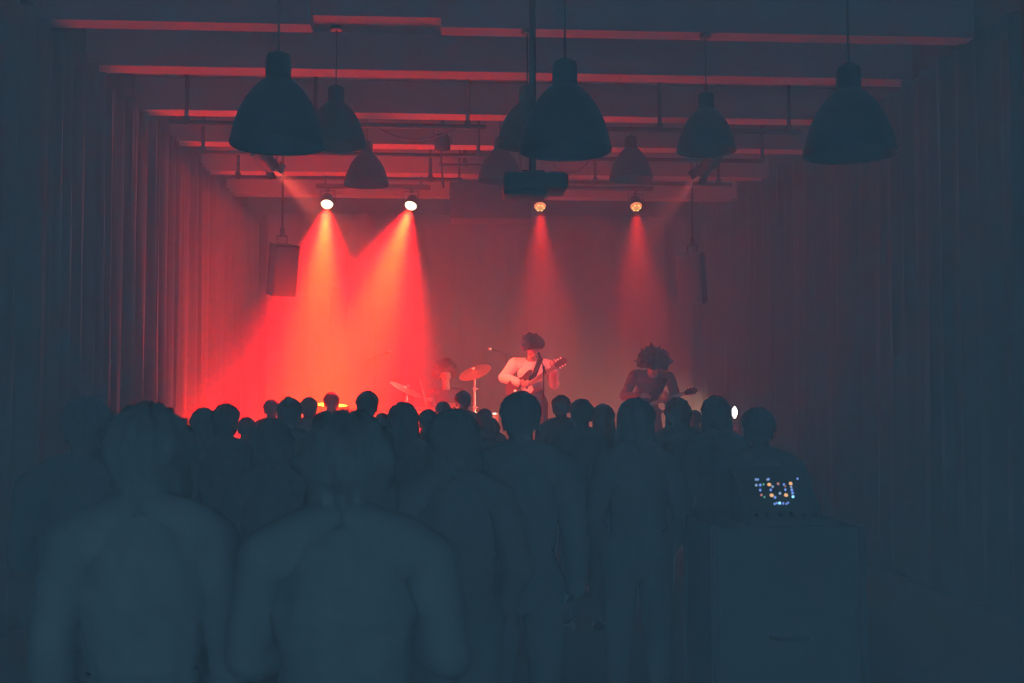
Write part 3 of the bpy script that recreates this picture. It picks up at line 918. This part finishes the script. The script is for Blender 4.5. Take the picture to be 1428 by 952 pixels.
BY = 13.7
bJ = dict(head=(903, 512, -0.36), chest=(903, 536, -0.10), waist=(903, 556, 0.02), shR=(881, 524, -0.20), shL=(929, 526, -0.17),
          elR=(868, 551, -0.18), wrR=(884, 553, -0.42), elL=(939, 551, -0.14), wrL=(922, 560, -0.40),
          hipR=(893, 575, 0.08), hipL=(913, 575, 0.08), knR=(889, 617, -0.06), knL=(917, 617, -0.04), anR=(886, 655, 0.05), anL=(921, 655, 0.05))
bassist, BP, BB = performer('dark musician with big hair bowed over an instrument beside the pale glow', bJ, BY, (-0.15, -0.75, -0.75), (0, -0.8, 0.7), 'afro', 0.0068, 'tshirt', big=1.35,
    hands={'R': (Vector((0.9, -0.25, 0.15)), Vector((0, 0.7, -0.7)), 1, 0.5), 'L': (Vector((-0.2, -0.5, 0.8)), Vector((0, 0.9, 0.3)), 1, 0.7)}, baggy=0.018, seed=6)

DY = 15.0
RZ = SZ + 0.2
dJ = dict(head=(621, 524, -0.10), chest=(622, 562, 0.0), waist=(623, 580, 0.03), shR=(602, 548, 0), shL=(643, 548, 0),
          elR=(603, 575, -0.12), wrR=(603, 556, -0.36), elL=(648, 574, -0.10), wrL=(641, 572, -0.25),
          hipR=(613, 595, 0.05), hipL=(632, 595, 0.05), knR=(600, 598, -0.42), knL=(645, 598, -0.42), anR=(597, 624, -0.38), anL=(648, 624, -0.38))
drummer, DP, DB = performer('seated drummer with curly hair behind the bright cymbal stand', dJ, DY, (0.15, -1, -0.12), (0, 0, 1), 'afro', 0.0068, 'tshirt', 'curly',
    hands={'R': (Vector((-0.95, -0.3, -0.1)), Vector((0, -0.4, -0.9)), 1, 0.75), 'L': (Vector((-0.5, -0.8, -0.1)), Vector((0, 0, -1)), 1, 0.75)}, seed=9, zfoot=RZ)

# ------------------------------------------------------------------ guitars
def guitar(label, center, tip, Y, dyc, dyt, finish, bodyscale, strap_to, cat='guitar'):
    c = at(*center, Y) + Vector((0, dyc, 0)); t = at(*tip, Y) + Vector((0, dyt, 0))
    yv = (t - c).normalized()
    zv = Vector((0, -1, 0.25)); zv = (zv - yv * zv.dot(yv)).normalized()
    xv = yv.cross(zv)
    L = (t - c).length
    m = Matrix(((xv.x, yv.x, zv.x, c.x), (xv.y, yv.y, zv.y, c.y), (xv.z, yv.z, zv.z, c.z), (0, 0, 0, 1)))
    e = empty('guitar', c, label, cat)
    e.matrix_world = m
    k = bodyscale
    half = [(0.0, -0.20), (0.07, -0.205), (0.13, -0.18), (0.165, -0.12), (0.165, -0.05), (0.135, 0.01), (0.122, 0.05), (0.135, 0.10), (0.145, 0.15), (0.125, 0.185), (0.10, 0.165), (0.075, 0.115), (0.035, 0.10)]
    out = [(x * k, y * k) for x, y in half] + [(-x * k * 1.02, y * k * (1.12 if y > 0.1 else 1.0)) for x, y in half[::-1][:-1]]
    o = MB().prism(out, -0.022, 0.022).build('guitar_body', M[finish], e, bevel=0.006)
    pg = [(0.03 * k, -0.10 * k), (0.10 * k, -0.09 * k), (0.11 * k, 0.0), (0.09 * k, 0.09 * k), (0.04 * k, 0.10 * k), (-0.05 * k, 0.10 * k), (-0.06 * k, 0.02 * k)]
    MB().prism(pg, 0.0225, 0.0255).build('pickguard', M['ivory'] if finish == 'guitar' else M['guitar_black'], e, smooth=False)
    hb = L - 0.17
    MB().prism([(-0.026, 0.07 * k), (0.026, 0.07 * k), (0.021, hb), (-0.021, hb)], 0.006, 0.032).build('neck', M['maple'], e, smooth=False, bevel=0.004)
    hs = MB().prism([(-0.021, hb), (0.021, hb), (0.030, hb + 0.03), (0.045, hb + 0.13), (0.02, hb + 0.17), (-0.03, hb + 0.15), (-0.04, hb + 0.05)], 0.008, 0.024).build('headstock', M[finish], e, smooth=False, bevel=0.003)
    for i in range(6):
        s = -1 if i % 2 else 1
        yy = hb + 0.04 + 0.035 * (i // 2)
        MB().rod((s * 0.036, yy, 0.016), (s * 0.058, yy, 0.016), 0.008, 0.010, 10).build('tuning_peg', M['chrome'], hs)
    MB().box((0, -0.105 * k, 0.030), (0.075, 0.035, 0.014), bev=0.003).build('bridge', M['chrome'], e)
    for yy in (-0.045 * k, 0.035 * k):
        MB().box((0, yy, 0.028), (0.075, 0.022, 0.010), bev=0.003).build('pickup', M['guitar_black' if finish == 'guitar' else 'ivory'], e)
    for kx, ky in ((0.09, -0.08), (0.10, -0.12), (0.085, -0.15)):
        MB().rod((kx * k, ky * k, 0.022), (kx * k, ky * k, 0.036), 0.010).build('knob', M['chrome'], e)
    sb = MB()
    for i in range(6):
        xx = -0.015 + 0.006 * i
        sb.rod((xx, -0.10 * k, 0.037), (xx * 0.9, hb, 0.034), 0.0012, n=5)
    sb.build('strings', M['chrome'], e)
    inv = m.inverted()
    pts = [inv @ Vector(p) for p in strap_to]
    bm = bmesh.new()
    prev = None
    for i, p in enumerate(pts):
        tdir = (pts[min(i + 1, len(pts) - 1)] - pts[max(i - 1, 0)]).normalized()
        wv = tdir.cross(inv.to_3x3() @ Vector((0, -1, 0)))
        if wv.length < 0.2: wv = inv.to_3x3() @ Vector((1, 0, 0))
        wv.normalize(); wv *= 0.03
        cur = (bm.verts.new(p - wv), bm.verts.new(p + wv))
        if prev: bm.faces.new((prev[0], prev[1], cur[1], cur[0]))
        prev = cur
    b = MB(); b.bm.free(); b.bm = bm
    so = b.build('strap', M['strap'], e)
    md = so.modifiers.new('t', 'SOLIDIFY'); md.thickness = 0.004; md.offset = 0
    return e

V3 = Vector
def A(px, py, dy, Y): return at(px, py, Y) + Vector((0, dy, 0))
guitar('electric guitar held high across the white shirt', (729, 541), (787, 501), GY, -0.20, -0.30, 'guitar', 1.0,
       [A(737, 531, -0.19, GY), A(744, 522, -0.175, GY), A(748, 512, -0.165, GY), A(751, 504, -0.13, GY), A(754, 499.5, -0.06, GY), A(755, 498, 0.02, GY), A(752, 505, 0.12, GY), A(738, 525, 0.16, GY), A(718, 545, 0.05, GY), A(712, 552, -0.17, GY)])
guitar('dark instrument held low by the bowed musician', (893, 566), (962, 543), BY, -0.36, -0.42, 'guitar_black', 1.05,
       [A(903, 560, -0.36, BY), A(915, 545, -0.30, BY), A(921, 531, -0.26, BY), A(922, 520.5, -0.2, BY), A(920, 519, -0.1, BY), A(910, 535, 0.05, BY), A(885, 562, 0.03, BY), A(876, 573, -0.30, BY)], 'guitar')

# ------------------------------------------------------------------ drums and cymbals
rz = MB().box((at(615, 600, 14.7).x, 14.85, SZ + 0.1), (2.6, 2.0, 0.2), bev=0.01).build('drum_riser', M['wall'])
tag(rz, 'low black platform under the drum kit', 'platform')

def cymbal_stand(name, px, py, Y, tilt, dia, label, zf, tiltaxis='Y', cat='cymbal', legs=True):
    p = at(px, py, Y)
    e = empty(name, (p.x, p.y, zf), label, cat)
    h = p.z - zf
    rr = dia / 2
    m = Matrix.Translation((0, 0, h)) @ Matrix.Rotation(tilt[0], 4, 'X') @ Matrix.Rotation(tilt[1], 4, 'Y')
    MB().lathe([(rr, -0.012), (rr * 0.75, -0.002), (rr * 0.35, 0.008), (rr * 0.24, 0.012), (rr * 0.16, 0.026), (rr * 0.05, 0.032), (0.008, 0.033),
                (0.008, 0.030), (rr * 0.05, 0.029), (rr * 0.15, 0.022), (rr * 0.23, 0.008), (rr * 0.36, 0.004), (rr * 0.75, -0.005), (rr, -0.014)], 48, m, cap0=False, cap1=False).build('cymbal', M['brass'], e)
    w = MB(); w.lathe([(0.016, 0.034), (0.018, 0.042), (0.012, 0.05)], 14, m); w.rod(m @ Vector((-0.022, 0, 0.052)), m @ Vector((0.022, 0, 0.052)), 0.007)
    w.build('wing_nut', M['chrome'], e)
    MB().rod((0, 0, h - 0.05), (0, 0, h + 0.045), 0.006).build('spindle', M['chrome'], e)
    MB().rod((0, 0, h * 0.55), (0, 0, h - 0.03), 0.014).build('upper_tube', M['chrome'], e)
    MB().rod((0, 0, 0.08), (0, 0, h * 0.6), 0.019).build('lower_tube', M['chrome'], e)
    for zz in (0.58, 0.80):
        c = MB(); c.lathe([(0.020, -0.02), (0.024, -0.012), (0.024, 0.012), (0.020, 0.02)], 16, Matrix.Translation((0, 0, h * zz))); c.rod((0.02, -0.01, h * zz), (0.05, -0.015, h * zz), 0.008)
        c.build('wing_clamp', M['chrome'], e)
    MB().box((0, 0, h - 0.05), (0.03, 0.03, 0.04), bev=0.008).build('tilter', M['chrome'], e)
    for k in range(3):
        a = k * 2 * math.pi / 3 + 0.5
        MB().rod((0, 0, 0.38), (0.22 * math.cos(a), 0.22 * math.sin(a), 0.012), 0.009).build('leg', M['chrome'], e)
    return e

cymbal_stand('cymbal_stand', 662, 518, 14.05, (R(24), R(-19)), 0.44, 'tilted bronze cymbal on a bright chrome stand beside the guitarist', RZ)
cymbal_stand('cymbal_stand', 567, 542, 14.0, (R(10), R(26)), 0.46, 'faint tilted cymbal in the orange haze before the drummer raised hand', RZ)
cymbal_stand('cymbal_stand', 461, 563, 13.6, (R(5), R(3)), 0.42, 'low cymbal glinting behind the far rim lit listener', SZ)

def drum(name, c, axis, r, ln, label, cat='drum', legs=0):
    e = empty(name, c, label, cat)
    q = Vector(axis).to_track_quat('Z', 'Y').to_matrix().to_4x4()
    MB().lathe([(r, -ln / 2), (r, ln / 2)], 40, q, cap0=False, cap1=False).build('shell', M['drumshell'], e)
    for s in (-1, 1):
        MB().lathe([(0.002, 0), (r * 0.99, 0), (r * 1.0, -0.004 * s)], 40, q @ Matrix.Translation((0, 0, s * ln / 2 + 0.003 * s)), cap0=False, cap1=False).build('drum_head', M['drumhead'], e)
        MB().lathe([(r * 1.0, -0.012), (r * 1.035, -0.012), (r * 1.035, 0.012), (r * 1.0, 0.012), (r * 1.0, -0.012)], 40, q @ Matrix.Translation((0, 0, s * ln / 2)), cap0=False, cap1=False).build('rim', M['chrome'], e)
    for k in range(8):
        a = k * math.pi / 4
        MB().rod(q @ Vector((r * 1.03 * math.cos(a), r * 1.03 * math.sin(a), -ln / 2)), q @ Vector((r * 1.03 * math.cos(a), r * 1.03 * math.sin(a), ln / 2)), 0.005, n=8).build('tension_rod', M['chrome'], e)
    zb_ = RZ - c[2]
    for k in range(legs):
        a = k * 2 * math.pi / legs + 0.4
        MB().rod((r * 1.05 * math.cos(a), r * 1.05 * math.sin(a), 0.05), (r * 1.12 * math.cos(a), r * 1.12 * math.sin(a), zb_ + 0.005), 0.008).build('leg', M['chrome'], e)
    return e
c = at(622, 606, 14.2); drum('bass_drum', (c.x - 0.06, 14.08, RZ + 0.245), (0, 1, 0), 0.23, 0.34, 'large bass drum hidden behind the crowd below the drummer')
c = at(595, 573, 14.45); drum('snare_drum', (c.x - 0.03, 14.47, c.z - 0.06), (0, -0.15, 1), 0.17, 0.14, 'shallow drum with a glowing rim below the raised drumstick', legs=3)
c = at(628, 567, 14.45); drum('rack_tom', (c.x + 0.02, 14.45, c.z - 0.08), (0, -0.2, 1), 0.13, 0.19, 'small tom drum before the drummer', legs=3)
c = at(668, 590, 14.6); drum('floor_tom', (c.x + 0.08, 14.72, RZ + 0.38), (0, 0, 1), 0.18, 0.36, 'floor tom standing behind the bright cymbal stand', legs=3)
# throne
t = empty('drum_throne', (DP['hipR'].lerp(DP['hipL'], .5).x, DY + 0.08, RZ), 'round stool under the drummer', 'stool')
sz = DP['hipR'].z - 0.145 - RZ
MB().lathe([(0.15, sz - 0.07), (0.165, sz - 0.05), (0.165, sz - 0.015), (0.14, sz)], 28).build('seat', M['plastic'], t)
MB().rod((0, 0, 0.12), (0, 0, sz - 0.06), 0.016).build('post', M['chrome'], t)
for k in range(3):
    a = k * 2 * math.pi / 3
    MB().rod((0, 0, 0.22), (0.22 * math.cos(a), 0.22 * math.sin(a), 0.01), 0.01).build('leg', M['chrome'], t)
# sticks
hp = DP['wrR'] + Vector((-0.95, -0.3, -0.1)).normalized() * 0.09 + Vector((0, -0.02, -0.02))
s0 = hp + Vector((0.02, 0.0, -0.09)); s1 = at(585.5, 529, hp.y - 0.02)
s = MB().rod(s0, s0.lerp(s1, 0.85), 0.0095, 0.0085, 10); s.rod(s0.lerp(s1, 0.84), s1, 0.0085, 0.006, 10); s.lathe([(0.003, -0.008), (0.006, 0), (0.003, 0.008)], 10, Matrix.Translation(s1))
tag(s.build('drumstick', M['wood']), 'upright drumstick raised in the drummer hand', 'drumstick')
hp = DP['wrL'] + Vector((-0.5, -0.8, -0.1)).normalized() * 0.09 + Vector((0, 0, -0.02))
tag(MB().rod(hp + Vector((0.07, 0.04, -0.02)), hp + Vector((-0.28, -0.06, 0.11)), 0.0075, 0.004, 10).build('drumstick', M['wood']), 'lowered drumstick in the drummer other hand', 'drumstick')

# ------------------------------------------------------------------ microphones
def mic_stand(label, base, zf, top, tip, counter=0.25):
    e = empty('microphone_stand', (base[0], base[1], zf), label, 'microphone stand')
    o = Vector((base[0], base[1], zf))
    tp, mi = Vector(top) - o, Vector(tip) - o
    MB().lathe([(0.13, 0), (0.13, 0.012), (0.03, 0.03), (0.018, 0.05)], 28).build('base', M['black_metal'], e)
    MB().rod((0, 0, 0.04), (0, 0, tp.z * 0.55), 0.012).build('lower_tube', M['black_metal'], e)
    MB().rod((0, 0, tp.z * 0.5), tp, 0.009).build('upper_tube', M['black_metal'], e)
    MB().lathe([(0.014, -0.04), (0.018, -0.03), (0.018, 0.03), (0.014, 0.04)], 14, Matrix.Translation((0, 0, tp.z * 0.54))).build('collar', M['black_metal'], e)
    d = (mi - tp).normalized()
    MB().rod(tp - d * counter, mi - d * 0.10, 0.007).build('boom_arm', M['black_metal'], e)
    MB().box(tp, (0.03, 0.03, 0.04), bev=0.008).build('boom_clamp', M['black_metal'], e)
    q = d.to_track_quat('Z', 'Y').to_matrix().to_4x4()
    mo = MB().lathe([(0.010, -0.17), (0.013, -0.10), (0.018, -0.02), (0.024, -0.005)], 18, Matrix.Translation(mi - d * 0.02) @ q).build('microphone', M['black_metal'], e)
    MB().lathe([(0.024, -0.008), (0.0265, 0.0), (0.026, 0.022), (0.018, 0.04), (0.004, 0.046)], 18, Matrix.Translation(mi - d * 0.02) @ q).build('microphone_grille', M['chrome'], mo)
    return e
b_ = at(758, 560, GY - 0.55)
mic_stand('vocal microphone stand before the white shirted guitarist', (b_.x, GY - 0.55), SZ, at(758, 512, GY - 0.55), at(750, 491, GY - 0.34), 0.12)
b_ = at(712, 560, 14.9)
mic_stand('overhead boom microphone between the cymbal and the guitarist', (b_.x, 15.6), RZ, at(706, 493, 15.6), at(683, 486, 15.0), 0.3)
b_ = at(520, 560, 15.4)
mic_stand('overhead boom microphone faint in the orange haze', (b_.x, 15.5), RZ, at(524, 498, 15.5), at(544, 490, 15.0), 0.3)

# ------------------------------------------------------------------ small white lamp and amplifier
ap = at(1010, 600, 14.6)
e = empty('guitar_amplifier', (ap.x, 14.7, SZ), 'boxy stage amplifier carrying the small white lamp', 'amplifier')
ah = at(1020, 588, 14.6).z - SZ
MB().box((0, 0, ah / 2), (0.44, 0.32, ah), bev=0.015).build('cabinet', M['cabinet'], e)
MB().box((0, -0.165, ah * 0.42), (0.37, 0.012, ah * 0.68), bev=0.003).build('grille', M['grille'], e)
MB().box((0, -0.163, ah * 0.88), (0.37, 0.012, ah * 0.14), bev=0.003).build('control_panel', M['chrome'], e)
MB().tube([(-0.09, 0, ah - 0.005), (-0.07, 0, ah + 0.03), (0.03, 0, ah + 0.03), (0.05, 0, ah - 0.005)], 0.01).build('handle', M['plastic'], e)
lp = Vector((at(1025, 575, 14.6).x, 14.62, SZ + ah + 0.002))
e = empty('table_lamp', lp, 'small bare white lamp glowing beside the long haired listener', 'lamp')
zt = at(1022, 566, 14.55).z - lp.z
MB().lathe([(0.05, 0), (0.05, 0.012), (0.015, 0.025), (0.012, 0.05)], 20).build('base', M['black_metal'], e)
MB().lathe([(0.014, 0.045), (0.03, 0.08), (0.042, 0.12), (0.034, max(0.15, zt * 0.8)), (0.004, max(0.18, zt))], 20).build('bulb', M['white_bulb'], e)
spot('lamp_glow', (-0.06, 0.0, 0.14), (-1.0, 0.5, -0.18), (1.0, 0.55, 0.32), 600, 112, 1.0, e, 0.04)

# ------------------------------------------------------------------ mixing desk on a case
dc = at(1085, 686, 4.5)
e = empty('flight_case', (dc.x, dc.y + 0.12, 0), 'tall dark case under the glowing mixing desk', 'case')
ch = dc.z - 0.13
MB().box((0, 0, 0.06 + (ch - 0.06) / 2), (0.62, 0.52, ch - 0.06), bev=0.012).build('body', M['flight'], e)
for sx in (-1, 1):
    for sy in (-1, 1):
        MB().box((sx * 0.305, sy * 0.255, 0.06 + (ch - 0.06) / 2), (0.03, 0.03, ch - 0.05), bev=0.006).build('corner_trim', M['black_metal'], e)
        MB().rod((sx * 0.25 - 0.015, sy * 0.2, 0.035), (sx * 0.25 + 0.015, sy * 0.2, 0.035), 0.035).build('caster', M['plastic'], e)
MB().tube([(-0.08, -0.262, ch * 0.6), (-0.07, -0.29, ch * 0.6), (0.07, -0.29, ch * 0.6), (0.08, -0.262, ch * 0.6)], 0.008).build('handle', M['black_metal'], e)

tl = R(38)
e = empty('mixing_desk', (dc.x, dc.y + 0.12, ch), 'small mixing desk with rows of glowing orange and blue buttons', 'mixing desk')
pr = Matrix.Translation((0, -0.12, 0.13)) @ Matrix.Rotation(tl, 4, 'X')        # panel frame: x across, y up the slope
hw = 0.16
side = [(-0.25, 0.0), (0.08, 0.0), (0.08, 0.225), (0.02, 0.225), (-0.25, 0.028)]
mm = Matrix(((0, 0, 1, 0), (1, 0, 0, 0), (0, 1, 0, 0), (0, 0, 0, 1)))
MB().prism(side, -hw, hw, mm).build('desk_body', M['flight'], e, smooth=False, bevel=0.005)
BT = [(1054, 669, 'pale', 1.6), (1057, 669, 'blue', 1.5), (1070, 669, 'pale', 1.6), (1072, 668.5, 'blue', 1.5), (1112, 668, 'blue', 1.6),
      (1054.5, 677, 'pale', 2), (1060, 676.7, 'blue', 2), (1064.7, 676, 'green', 1.5), (1072.5, 676, 'orange', 3.0), (1077.4, 679, 'pale', 1.8),
      (1085, 675, 'red', 2), (1093, 676, 'blue', 1.5), (1095, 678.6, 'red', 1.2), (1102.5, 674.6, 'orange', 3.0), (1103, 679.5, 'pale', 1.8),
      (1060, 683.8, 'blue', 1.6), (1074.7, 683.5, 'blue', 1.8), (1095, 683.3, 'blue', 1.6), (1104, 683.7, 'blue', 2), (1105, 688, 'blue', 2), (1105.7, 693, 'cyan', 2.2),
      (1061.7, 690.7, 'red', 1.8), (1066, 693.6, 'green', 1.2), (1076, 691, 'orange', 3.2), (1080.7, 694, 'blue', 2), (1087.5, 688.4, 'pale', 2), (1096, 690.7, 'orange', 3.2),
      (1080, 703, 'blue', 1.5), (1083, 702, 'blue', 1.3), (1087, 702, 'cyan', 2.2), (1092, 702.5, 'blue', 1.6), (1096.5, 703, 'blue', 1.3), (1099, 701.5, 'blue', 1.2)]
slope = math.atan2(0.225 - 0.028, 0.02 + 0.25)
for px, py, colr, rad in BT:
    # the button lies on the sloping face of the desk
    d = fw * F + rt * (px - W / 2) + up * (H / 2 - py)
    base = Vector((dc.x, dc.y + 0.12 - 0.25, ch + 0.028))
    nrm = Vector((0, -math.sin(slope), math.cos(slope)))
    tt = (base - CAM).dot(nrm) / d.dot(nrm)
    h = CAM + d * tt - Vector(e.location)
    rr = rad * 4.5 / F * 0.85
    MB().lathe([(rr, -0.001), (rr, 0.004), (rr * 0.8, 0.007), (rr * 0.2, 0.008)], 14, Matrix.Translation(h) @ Matrix.Rotation(slope, 4, 'X')).build('button', M['btn_' + colr], e)
for k in range(6):
    q = Matrix.Rotation(slope, 4, 'X')
    c = Vector((-0.125 + 0.05 * k, -0.25 + 0.035 * math.cos(slope), 0.028 + 0.035 * math.sin(slope)))
    MB().box((0, 0, 0.004), (0.014, 0.022, 0.012), bev=0.002).build('fader', M['plastic'], e).matrix_local = Matrix.Translation(c) @ q

# ------------------------------------------------------------------ haze in the hall
hz = MB().box((xm, ym, ZC / 2), (xw + 0.8, yl + 0.4, ZC + 0.8)).build('haze', None or M['wall'], smooth=False)
hm = bpy.data.materials.new('stage_haze'); hm.use_nodes = True
nt = hm.node_tree; nt.nodes.clear()
vs = nt.nodes.new('ShaderNodeVolumeScatter'); vo = nt.nodes.new('ShaderNodeOutputMaterial')
vs.inputs['Color'].default_value = (1, 1, 1, 1)
vs.inputs['Density'].default_value = 0.03
vs.inputs['Anisotropy'].default_value = 0.0
nt.links.new(vs.outputs[0], vo.inputs['Volume'])
hz.data.materials.clear(); hz.data.materials.append(hm)
tag(hz, 'thin stage haze filling the hall', 'haze', kind='stuff')

# ------------------------------------------------------------------ added teal fill that lifts the blacks, entering from the open rear
w = bpy.data.worlds.new('dim_house_light'); S.world = w
w.use_nodes = True
bg = w.node_tree.nodes['Background']
bg.inputs['Color'].default_value = (0.235, 0.60, 0.95, 1)
bg.inputs['Strength'].default_value = 3.05

# ------------------------------------------------------------------ render look
S.view_settings.view_transform = 'Standard'
S.view_settings.look = 'None'
S.view_settings.exposure = 0.0
S.view_settings.gamma = 1.0
S.view_settings.use_curve_mapping = False
cy = S.cycles
cy.use_denoising = True
cy.denoiser = 'OPENIMAGEDENOISE'
cy.max_bounces = 6
cy.diffuse_bounces = 4
cy.volume_bounces = 1
cy.transparent_max_bounces = 8
cy.sample_clamp_indirect = 4.0
cy.volume_step_rate = 4.0
